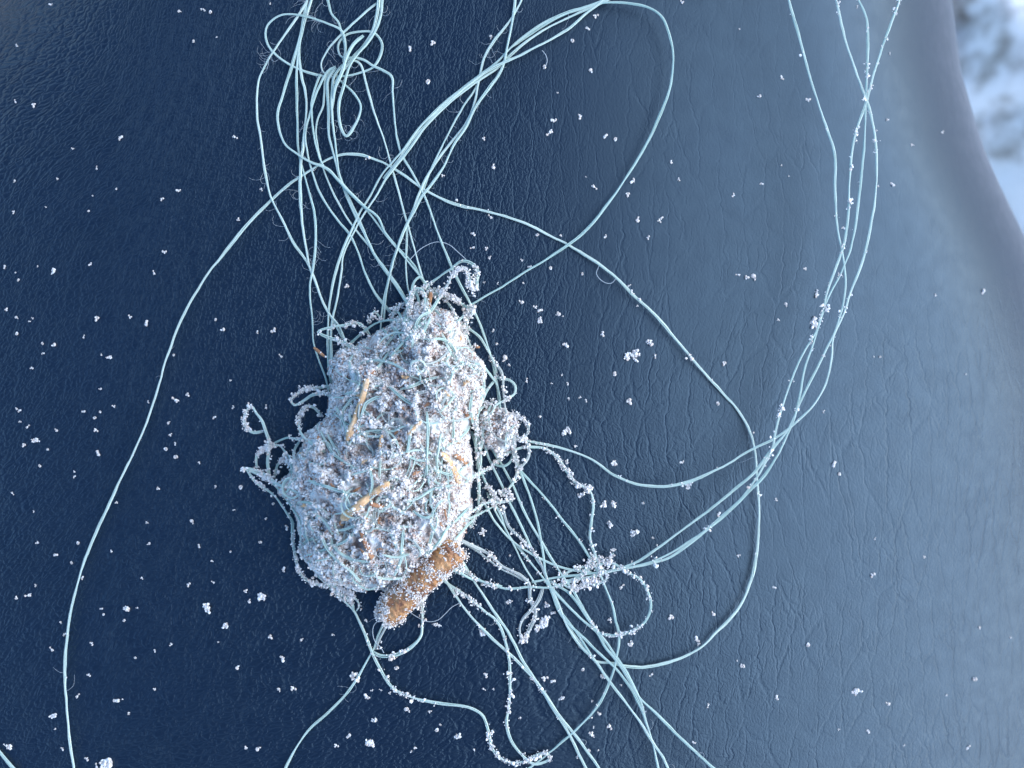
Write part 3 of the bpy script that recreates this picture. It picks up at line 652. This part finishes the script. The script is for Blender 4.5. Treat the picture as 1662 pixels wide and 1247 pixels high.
# threads that can be followed across the face of the ball
FACE = [
 [(566,722),(575,712),(590,702),(612,698),(630,702),(642,714),(648,735)], [(520,700),(528,716),(540,734),(556,748),(575,760)], [(530,702),(540,722),(552,738)],
 [(618,735),(617,755),(616,778)], [(692,668),(694,700),(693,735),(692,772)], [(716,700),(712,725),(709,750),(712,770)], [(735,672),(736,700),(734,720)],
 [(650,632),(672,626),(690,618),(712,612)], [(632,628),(645,640),(660,652),(676,660)], [(695,555),(712,550),(728,556),(738,570),(742,585)], [(740,640),(728,655),(715,668)],
 [(766,640),(762,665),(768,690)], [(700,760),(720,768),(735,772)], [(545,862),(565,858),(585,848),(605,836)], [(520,865),(530,890),(548,910),(570,928),(585,945)],
 [(535,880),(552,898),(572,908),(600,912)], [(620,900),(640,905),(665,900)], [(655,860),(652,885),(650,910),(640,935)], [(705,855),(698,880),(690,905)], [(760,825),(745,840),(725,858),(712,880),(695,900)],
 [(770,842),(750,862),(735,880)], [(690,800),(672,812),(655,830)], [(720,790),(700,795),(680,808),(660,815)], [(600,760),(604,785),(600,805)], [(500,780),(530,790),(560,800),(580,806)],
 [(640,560),(625,580),(610,600)], [(690,520),(670,540),(650,560),(632,580)], [(560,640),(580,636),(600,640)], [(545,660),(560,690),(565,720)], [(585,590),(610,585),(640,592),(660,605)],
 [(780,600),(786,625),(780,650)], [(665,480),(660,505),(655,530)], [(668,690),(664,715),(660,735)], [(505,830),(525,845),(540,868)], [(600,930),(615,938),(640,940),(668,935)], [(670,830),(690,840),(705,835)],
]
for i, pts in enumerate(FACE):
    make_thread(pts, r=2.3 + (i * 37 % 10) * .1, crust=[0, .25, .5, .15][i % 4], plies=3, lift=0, zadd=7 + (i % 3) * 2)
# and the short curls matted into it
rc = np.random.default_rng(77)
n = 0
while n < 161:
    x, y = rc.uniform(450, 845), rc.uniform(465, 962)
    if ball_z(x, y) < 12: continue
    a = rc.uniform(0, 6.28); cur = rc.normal(0, .38); pts = [(x, y)]
    for _ in range(int(rc.integers(4, 11))):
        a += cur + rc.normal(0, .18); x += 9 * math.cos(a); y += 9 * math.sin(a)
        if not (445 < x < 850 and 462 < y < 966) or ball_z(x, y) < 2: break
        pts.append((x, y))
    if len(pts) < 3: continue
    make_thread(pts, r=rc.uniform(1.6, 2.9), crust=rc.choice([.1, .35, .7, 1.1]), plies=2, lift=0, zadd=rc.uniform(2, 9), m=rc.choice([M_thread, M_thread, M_thread_g]))
    n += 1

# stray hairs
for pts in ([(665,422),(683,404),(708,393),(728,397),(743,409),(756,421)], [(660,990),(676,1001),(694,1009),(710,1007),(722,997),(733,986),(746,979)], [(618,1004),(607,1015),(605,1028),(609,1042),(618,1051),(623,1060)], [(880,82),(886,90),(888,100),(884,110)], [(972,432),(968,445),(980,458),(992,460),(1000,452)]):
    p = catmull(pts, 3); V, F = tube(P(p[:, 0], p[:, 1], on_seat(p[:, 0], p[:, 1]) + 8), .55 * S, 4)
    link('stray_fibre', mesh('stray_fibre', V, F), M_hair, tangle)

# ------------------------------------------------------------------ straw and plant scraps held in the ball (things)
def strip(name, pts, width, thick, mat_, label, cat, z=None, seed=0, frost=.5):
    p = catmull(pts, 2.5); s = np.arange(len(p)); tan = np.gradient(p, axis=0); tan /= np.linalg.norm(tan, axis=1, keepdims=True); nor = np.stack([-tan[:, 1], tan[:, 0]], -1)
    zb = smooth1(np.maximum(ball_z(p[:, 0], p[:, 1]), 10), 6) + 13 if z is None else np.linspace(z[0], z[1], len(p))
    wv = width * (.95 + .28 * vnoise(s, s * 0 + seed, 6, 91) + .10 * vnoise(s, s * 0 + seed, 1.6, 92)); e = np.minimum(s, s[::-1]); wv = wv * np.clip(.5 + e * .22, 0, 1)
    prof = [(-1, 0), (-.62, .75), (-.15, .55), (.2, .95), (.7, .6), (1, 0), (.4, -.6), (-.4, -.6)]
    V = np.stack([P(p[:, 0] + nor[:, 0] * wv * a / 2, p[:, 1] + nor[:, 1] * wv * a / 2, zb + thick * b) for a, b in prof], 1)
    n = len(p); k = len(prof); i = np.arange(n * k).reshape(n, k); j = np.roll(i, -1, 1)
    F = np.stack([i[:-1], j[:-1], j[1:], i[1:]], -1).reshape(-1, 4)
    cap = [];
    V = V.reshape(-1, 3); c0, c1_ = len(V), len(V) + 1
    V = np.vstack([V, V[:k].mean(0), V[-2 - k + 2:].mean(0)])
    caps = np.array([[c0, (q + 1) % k, q, q] for q in range(k)] + [[c1_, (n - 1) * k + q, (n - 1) * k + (q + 1) % k, (n - 1) * k + (q + 1) % k] for q in range(k)])
    me = bpy.data.meshes.new(name); me.from_pydata(V.tolist(), [], F.tolist() + [list(c[:3]) for c in caps]); me.polygons.foreach_set('use_smooth', [True] * len(me.polygons)); me.update()
    o = link(name, me, mat_); o['label'] = label; o['category'] = cat
    if frost:
        r = np.random.default_rng(900 + seed); m = max(3, int(len(p) * frost)); t = r.integers(0, len(p), m); sd_ = r.choice([-1, 1], m) * r.uniform(.25, 1.0, m)
        q = p[t] + nor[t] * (wv[t] * sd_ / 2)[:, None]
        link('grain_crust', grains_mesh('grain_crust', P(q[:, 0], q[:, 1], zb[t] + thick * .5), r.uniform(.9, 2.2, m) * S), M_grain, o, kind='stuff')
    return o
G1 = 'plant scraps caught in the ball'
for a in [
 ('straw', [(596,615),(590,640),(581,668),(573,692),(563,716)], 13, 4.5, M_straw, 'long yellow straw standing upright across the upper left of the ball', 'straw', None, 1, .4),
 ('straw', [(632,783),(612,797),(590,814),(572,829),(553,844)], 15, 4.5, M_straw, 'broad yellow straw lying slantwise across the middle of the ball', 'straw', None, 2, .7),
 ('straw', [(716,735),(728,748),(737,765),(746,786)], 14, 4, M_straw, 'ragged orange straw near the right edge of the ball', 'straw', None, 3, 1.4),
 ('straw', [(620,706),(618,716),(616,730)], 8, 3, M_straw, 'short straw stub at the centre of the ball above a grey-blue fibre', 'straw', None, 4, .6),
 ('plant_scrap', [(509,564),(516,570),(528,580)], 7, 3, M_rust, 'small orange stem poking out of the upper left side of the ball', 'plant scrap', (28, 40), 5, .25),
 ('plant_scrap', [(699,474),(698,486),(694,503)], 9, 3, M_rust, 'short rust-brown stem at the very top of the ball', 'plant scrap', None, 6, .3),
 ('plant_scrap', [(586,862),(592,880),(598,893),(604,908)], 11, 3, M_rust, 'orange-brown shred running down the lower part of the ball', 'plant scrap', None, 7, 1.2),
 ('plant_scrap', [(600,818),(612,821),(624,823)], 10, 3, M_rust, 'dark brown flake just below the slanting straw', 'plant scrap', None, 8, .6),
 ('plant_scrap', [(684,684),(672,695),(662,706)], 8, 3, M_straw, 'faint orange flake right of the upright straw', 'plant scrap', None, 9, 1.2),
 ('plant_scrap', [(756,672),(764,678),(772,681)], 11, 3, M_rust, 'brown flake at the gap on the right side of the ball', 'plant scrap', None, 10, .5),
 ('plant_scrap', [(722,826),(723,836),(725,845)], 4, 2, M_rust, 'thin rust sliver on the lower right of the ball', 'plant scrap', None, 11, 0),
 ('plant_scrap', [(738,738),(748,745),(758,754)], 9, 3, M_rust, 'brown flake beside the ragged orange straw', 'plant scrap', None, 12, 1.0),
 ('plant_scrap', [(770,560),(774,563),(779,564)], 6, 2.5, M_rust, 'tiny orange bit on the upper right edge of the ball', 'plant scrap', None, 13, 1.0),
]:
    o = strip(*a); o['group'] = G1

# ------------------------------------------------------------------ brown catkin under the lower edge of the ball
def build_catkin():
    root = bpy.data.objects.new('catkin', None); C.objects.link(root); root.location = P(684, 945, 0); root.empty_display_size = .005
    root['label'] = 'orange-brown cylindrical catkin frosted with grains, pressed against the lower right edge of the ball'; root['category'] = 'catkin'
    ax = [(620,1008,26),(634,992,29),(660,962,42),(690,934,58),(720,906,64),(745,886,62)]
    A = np.array(ax, float); t = np.linspace(0, 1, 90); tt = np.linspace(0, 1, len(A))
    px, py, pz = (np.interp(t, tt, A[:, i]) for i in range(3)); pz = smooth1(pz, 6)
    R = 24 * np.interp(t, [0, .04, .1, .2, .35, .42, .5, .62, .68, .75, .9, .97, 1], [.40, .66, .80, .93, 1.0, .96, .97, 1.0, .95, .99, 1.0, .82, .4])
    d = np.array([745 - 620, 886 - 1008], float); d /= np.linalg.norm(d); nor = np.array([-d[1], d[0]])
    na = 56; a = np.linspace(0, 2 * math.pi, na, endpoint=False); Tm, Am = np.meshgrid(t, a, indexing='ij')
    # overlapping rows of small scales
    row = Tm * 17; sc_ = 1 + .10 * (1 - np.mod(row, 1)) * (np.abs(np.cos(Am * 4.5 + np.floor(row) * 1.57)) ** .6) + .07 * vnoise(Tm * 160, Am * 24, 7, 95, 2) + .09 * vnoise(Tm * 160, Am * 24, 2.6, 96)
    Rm = R[:, None] * sc_
    X = px[:, None] + nor[0] * np.cos(Am) * Rm; Y = py[:, None] + nor[1] * np.cos(Am) * Rm; Z = pz[:, None] + np.sin(Am) * Rm * .9
    V = P(X, Y, np.maximum(Z, 2)).reshape(-1, 3)
    i = np.arange(90 * na).reshape(90, na); j = np.roll(i, -1, 1)
    F = np.stack([i[:-1], j[:-1], j[1:], i[1:]], -1).reshape(-1, 4)
    link('scaly_body', mesh('scaly_body', V, F), M_catkin, root)
    r = np.random.default_rng(55); C_, R_ = [], []
    for _ in range(1900):
        u = r.uniform(0, 1); al = r.uniform(-.35, math.pi + .35)
        band = math.exp(-((u - .42) / .035) ** 2) + math.exp(-((u - .66) / .03) ** 2) + .6 * math.exp(-((u - .02) / .045) ** 2) + .3 * math.exp(-((u - 1) / .05) ** 2)
        edge = abs(math.cos(al)) ** 3
        if r.uniform() > .03 + .9 * max(0, float(vnoise(u * 160 + 7, al * 24, 14, 97, 2)) - .05) + .65 * band + .45 * edge * (1 if math.cos(al) < 0 else .45) : continue
        k = min(89, int(u * 90)); q = min(na - 1, int((al % (2 * math.pi)) / (2 * math.pi) * na)); m = r.integers(2, 9)
        c = np.array([X[k, q], Y[k, q], Z[k, q]]) + r.normal(0, 2.6, (m, 3)) * (1, 1, .4); C_.append(c); R_.append(r.uniform(.5, 1.5, m))
    C_ = np.vstack(C_); R_ = np.concatenate(R_)
    link('grain_crust', grains_mesh('grain_crust', P(C_[:, 0], C_[:, 1], np.maximum(C_[:, 2], 2) + .8), R_ * S), M_grain, root, kind='stuff')
build_catkin()

# ------------------------------------------------------------------ separate thread in the lower left corner
scrap = make_thread([(-14,1206),(0,1222),(12,1236),(28,1254)], r=3.2, over='none', lift=3)
scrap.name = 'thread_scrap'; scrap.parent = None; scrap.matrix_parent_inverse.identity(); scrap['label'] = 'separate bit of thread crossing the lower left corner of the seat'; scrap['category'] = 'thread'

# ------------------------------------------------------------------ loose crumbs on the seat
BIG = [ # x, y, size, stretch x, y, label
 (1026,577,16,1.15,.8,'largest icy clump alone on open leather right of the ball, shaped like a bird'),
 (1389,1122,12,1.2,.8,'lobed white clump by itself on the lower right of the seat'),
 (883,1010,13,1.1,.9,'big white clump beside the narrow greyish thread loop'),
 (898,992,0,1,1,''),
 (919,700,9,1,1,'jagged white clump just above the thread leaving the ball to the right'),
 (989,851,8,.8,1,'white clump between the beaded thread and the right bundle'),
 (1029,865,9,1.1,.8,'forked white clump right of the beaded thread'),
 (980,819,7,.9,1,'rounded white clump beside the bend of the beaded thread, left of a pair'),
 (996,818,6.5,1,.8,'rounded white clump beside the bend of the beaded thread, right of a pair'),
 (957,793,9,.9,1.2,'white clump stuck on the bend of the beaded thread'),
 (943,803,7,1,1,'white clump touching the left side of the beaded thread bend'),
 (1117,788,8,.9,1,'white clump hanging on the lowest point of the right curving thread'),
 (920,750,5.5,1,1,'small clump under the first stretch of the beaded thread'),
 (1325,477,8,.8,1.1,'small white clump left of the right thread bundle, just above a tall clump'),
 (1321,524,11,.8,1.3,'tall white clump leaning on the left of the right thread bundle'),
 (997,752,6.5,1.3,.7,'flat white clump above the right curving thread'),
 (336,986,10,.8,1.2,'branched white clump on dark leather left below the ball'),
 (425,969,8,1,.9,'white clump on dark leather closest to the lower left of the ball'),
 (58,715,8,1.4,.8,'paired white clump near the left side of the seat'),
 (178,580,7,1.3,.8,'oval white clump left of the long arching thread'),
 (87,440,7,.8,1.1,'oval white clump alone near the upper left side of the seat'),
 (87,1162,8,1.2,.8,'forked white clump just left of the lower end of the long arching thread'),
 (15,1212,9,1.3,.9,'pointed white clump beside the thread bit in the lower left corner'),
 (174,1239,13,1.2,.8,'double white clump at the lower edge right of the long arching thread'),
 (576,1097,10,1.2,.8,'white clump beside the thread running to the lower edge, below the catkin'),
 (600,1206,8.5,.9,1.2,'upright white clump left of the S-shaped beaded thread'),
 (608,1169,6.5,1,1,'round white clump above the upright one left of the beaded thread'),
 (743,1195,7,.7,1.2,'narrow white clump inside the bend of the S-shaped beaded thread'),
 (708,1014,9,1.2,.9,'ragged white clump right of the loop below the catkin'),
 (783,864,8,1.1,.9,'white clump between the ball and the lower right threads'),
 (783,1026,8,.9,1.2,'white clump stuck to the strand leaving the lower edge of the ball'),
 (912,1133,6.5,1.3,.7,'double white clump between the lower strands and the long arc thread'),
 (1023,1045,6.5,.9,1.1,'white clump inside the corner right of the beaded loop'),
 (960,1192,6,1,1,'round white clump between the crossing strands near the lower edge'),
 (826,977,6.5,1.2,.8,'white clump left of the greyish narrow loop'),
 (887,982,7,.8,1.2,'white clump above the biggest clump near the greyish loop'),
 (872,1020,7,.8,1.2,'white clump under the left side of the greyish loop clump'),
 (876,520,7,1,1,'white clump right of the top of the ball'),
 (1054,556,7,1.4,.8,'oval white clump up right of the bird-shaped clump'),
 (995,893,5.5,1,1,'small clump right above the knot of crossing threads'),
 (366,1016,6,.9,1.1,'round white clump below the branched clump on the left'),
 (205,988,6.5,1.2,.8,'wedge white clump right of the long arching thread, lower left'),
]
def clump_mesh(size, sx, sy, seed):
    r = np.random.default_rng(seed); k = int(10 + size * 3.2); c = np.zeros((k, 3)); rr = np.zeros(k)
    for i in range(k):
        if i == 0: q = np.zeros(3)
        else:
            b = c[r.integers(0, i)]; a = r.uniform(0, 6.28); q = b + size * .36 * np.array([math.cos(a) * sx, math.sin(a) * sy, r.uniform(-.2, .5)])
        c[i] = q; rr[i] = size * r.uniform(.14, .32)
    c[:, :2] -= c[:, :2].mean(0); f = size * .95 / (np.abs(c[:, :2]).max() + rr.mean()); c *= f; rr *= f
    c[:, 2] = np.maximum(c[:, 2], rr * .8 - 1)
    return grains_mesh('snow_clump', c * S, rr * S, ICO1, .16, True)
for i, (x, y, sz, sx, sy, lab) in enumerate(BIG):
    if not lab: continue
    o = link('snow_clump', clump_mesh(sz, sx, sy, 700 + i), M_grain); o.location = P(x, y, on_seat(x, y))
    o['label'] = lab; o['category'] = 'snow clump'; o['group'] = 'white icy clumps lying on the seat'
SM = """82,7,3 27,75,3 25,165,2.5 54,169,4 291,18,3 327,15,2.5 331,16,2.5 341,19,4 315,66,3 351,61,2 196,224,4 118,242,2.5 157,273,2.5 94,291,2 24,294,2.5 22,344,3 74,336,1.5 150,318,2 145,343,2.5 189,306,2.5 289,309,3.5 262,323,3.5 381,223,3.5 387,358,3 438,6,2 424,307,3
7,434,3 25,443,2 31,454,3 61,433,2 146,429,3 267,410,4 250,443,3 10,504,3 27,515,3 53,517,2 48,522,2 27,541,4 69,556,3 86,561,5 70,574,2.5 51,597,3 136,547,2.5 157,515,4.5 164,576,2 211,515,3.5 238,524,4.5 282,577,3 351,518,3 360,536,5 418,539,2.5 445,537,5 456,578,3 373,618,2 163,632,2.5 185,660,3 135,668,3 163,669,3 152,678,3.5 26,663,3 32,667,3 32,684,2.5 45,693,3 39,721,3.5 91,699,3 155,698,4 159,735,4.5 77,730,3 65,758,3 120,765,2.5 121,774,2.5 240,653,2.5 285,649,5 303,640,3.5 273,686,3 276,706,3 284,721,2.5 268,729,4.5 283,741,4.5 324,752,3 348,678,3 379,661,3 432,661,3
255,793,3 312,846,4 238,848,2.5 380,828,2 391,792,5 442,818,3 432,841,3 465,857,4 55,830,2 20,801,2.5 190,815,2.5 350,790,2.5
61,881,3 91,901,3.5 126,881,4 116,912,3 180,894,3 134,938,3 58,950,2.5 46,966,4.5 27,972,3 242,883,3 230,938,2.5 323,886,3 374,896,2.5 424,881,3.5 345,911,3 461,924,4 305,949,4 346,945,2.5 398,961,3.5 404,976,3.5 223,987,2 164,988,2.5 168,998,3 203,1007,3 99,1011,3 105,1030,3 149,1044,3.5 84,1054,3.5 437,1033,4 489,1038,3 278,1046,3 251,1057,2.5 219,1068,3 353,1042,2 386,1082,5 458,1070,5 144,1095,3.5 126,1130,3.5 252,1119,2.5 453,1119,3.5 475,1117,5 188,1137,5 199,1135,2 210,1157,3 89,1184,2.5 101,1216,3 141,1231,4 157,1244,4 400,1215,3 418,1215,4.5
1198,902,3 1257,954,3 1311,1046,5 1203,1079,5 1196,1072,2 1261,1132,4 1415,933,5 1420,875,2 1501,905,2.5 1441,1143,4 1361,1184,2 1409,1188,3.5 1536,1129,2.5 1580,1101,5 1590,1020,3.5 1640,1035,2 1468,1210,2 1571,1214,4
1308,436,3 1276,494,3.5 1518,480,2.5 1595,474,4.5 1418,579,2 1427,579,2.5 1567,608,2 1369,371,3.5 1336,668,2.5 1198,446,3 1210,451,4 1224,449,5.5 1263,519,2.5 1354,753,5 1363,770,4
1201,48,2 1231,157,4.5 1269,126,3.5 1312,163,4.5 1391,11,2 1439,195,2.5 1480,235,3 1529,215,3 1448,299,4 1425,302,2.5 1269,268,2 1281,286,2 1236,299,3 1191,317,3.5 1444,87,2
703,68,4.5 797,60,3.5 966,26,4.5 954,47,3.5 928,66,4.5 883,111,4 960,116,5 898,195,4.5 942,189,4.5 892,215,5 784,224,3 800,271,4 718,285,3 983,221,4 999,227,4.5 904,150,2 1089,262,4 1026,294,4.5 1101,292,3 964,304,4 1018,314,4 951,287,1.5 1107,4,3.5 665,80,4 695,134,5.5
870,381,3.5 911,383,3 982,384,3 1051,386,3.5 767,402,3 789,402,3 794,418,3 847,423,2.5 859,433,3 894,436,4 944,446,3 850,460,2.5 808,460,2 786,459,2 1021,464,2.5 1035,496,2 846,491,4 869,499,3.5 877,504,4 903,511,2.5 907,512,4.5 913,514,2 918,561,5 977,543,4.5 1063,578,3 1175,588,4 820,582,5.5 826,592,2.5 800,537,2.5 806,559,3 996,609,4.5 912,608,2.5 921,623,2.5 895,622,2 855,618,3 1019,650,5.5 923,647,2.5 942,645,2.5 951,651,2.5 877,676,3 1165,653,4 935,724,3.5 1106,750,3.5 768,379,4 796,352,3.5 564,463,4 1034,357,4.5 1070,358,3.5 1074,354,3
1043,817,3 1059,872,2.5 1067,886,2.5 1167,835,4 1259,812,3 1009,953,4 1090,1000,5 1157,997,4 990,1006,4.5 898,995,4 828,902,2.5
641,1084,4.5 595,1008,4 595,1130,5 604,1121,2.5 618,1120,2 632,1126,2.5 661,1151,5 697,1155,3 565,1195,4 709,1184,4.5 714,1175,2.5 675,1214,3.5 667,1220,2 789,1095,4.5 785,1119,2.5 800,1118,2 844,1166,2.5 883,1101,5.5 898,1106,4 946,1086,4 981,1100,6 1007,1112,2.5 1131,1037,5 1133,1045,3 1149,1145,3 961,1137,2 972,1159,3.5 989,1179,5 963,1181,2 955,1218,4 972,1218,2 770,1218,3 1126,1205,3 936,1229,3 1057,1095,3 845,760,2 540,1030,2.5 545,1210,4"""
SMALL = []
ARC_L = [(1247,120),(1089,105),(947,126),(830,172),(734,217),(632,256),(532,289),(445,337),(355,410),(291,481)]
def crumb_zone(x, y, r):
    size = 'tiny' if r < 3.3 else 'small'
    ax = np.interp(y, [p[0] for p in ARC_L][::-1], [p[1] for p in ARC_L][::-1])
    if x < ax and y > 300 and x < 420: where = 'upper left of the long arching thread' if y < 480 else 'outside the long arching thread, level with the ball' if y < 780 else 'outside the lower end of the long arching thread'
    elif y <= 300 and x < 440: where = 'in the wrinkled upper left of the seat beside the fuzzy strands'
    elif x < 530: where = 'between the long arching thread and the ball' if y < 800 else 'between the long arching thread and the strand running off the lower edge'
    elif x > 1500 or (x > 1400 and y < 750): where = 'on the paler leather right of the right thread bundle'
    elif x > 1235 and y > 760: where = 'on the open lower right of the seat beyond the arc'
    elif x > 1180: where = 'along the right thread bundle'
    elif y < 345: where = 'inside the wide loop of thread above right of the ball' if x > 760 else 'between the fanned strands above the ball'
    elif y < 790: where = 'on open leather right of the ball, inside the arc'
    elif y < 1030: where = 'around the beaded threads right below the ball'
    else: where = 'between the strands spreading below the ball' if x > 760 else 'on the leather below the ball beside the S-shaped beaded thread'
    return size + ' white crumb ' + where, size + ' white crumbs ' + where
for i in range(10):
    r_ = np.random.default_rng(400 + i); k = r_.integers(3, 8); cc = r_.normal(0, .5, (k, 3)) * (1.15, .8, 1); cc[0] = 0; cc[:, 2] = np.abs(cc[:, 2]) * .4
    me = grains_mesh('snow_crumb', cc, r_.uniform(.35, .65, k), ICO1, .16, True); me.materials.append(M_grain); SMALL.append(me)
for i, t in enumerate(SM.split()):
    x, y, r = map(float, t.split(','))
    o = link('snow_crumb', SMALL[i % 10], None); o.location = P(x, y, on_seat(x, y) + r * .25); o.scale = (r * .9 * S, r * .9 * S, r * .5 * S); o.rotation_euler = (0, 0, rng.uniform(0, 6.28))
    lab, grp = crumb_zone(x, y, r)
    o['label'] = lab; o['category'] = 'snow crumb'; o['group'] = grp
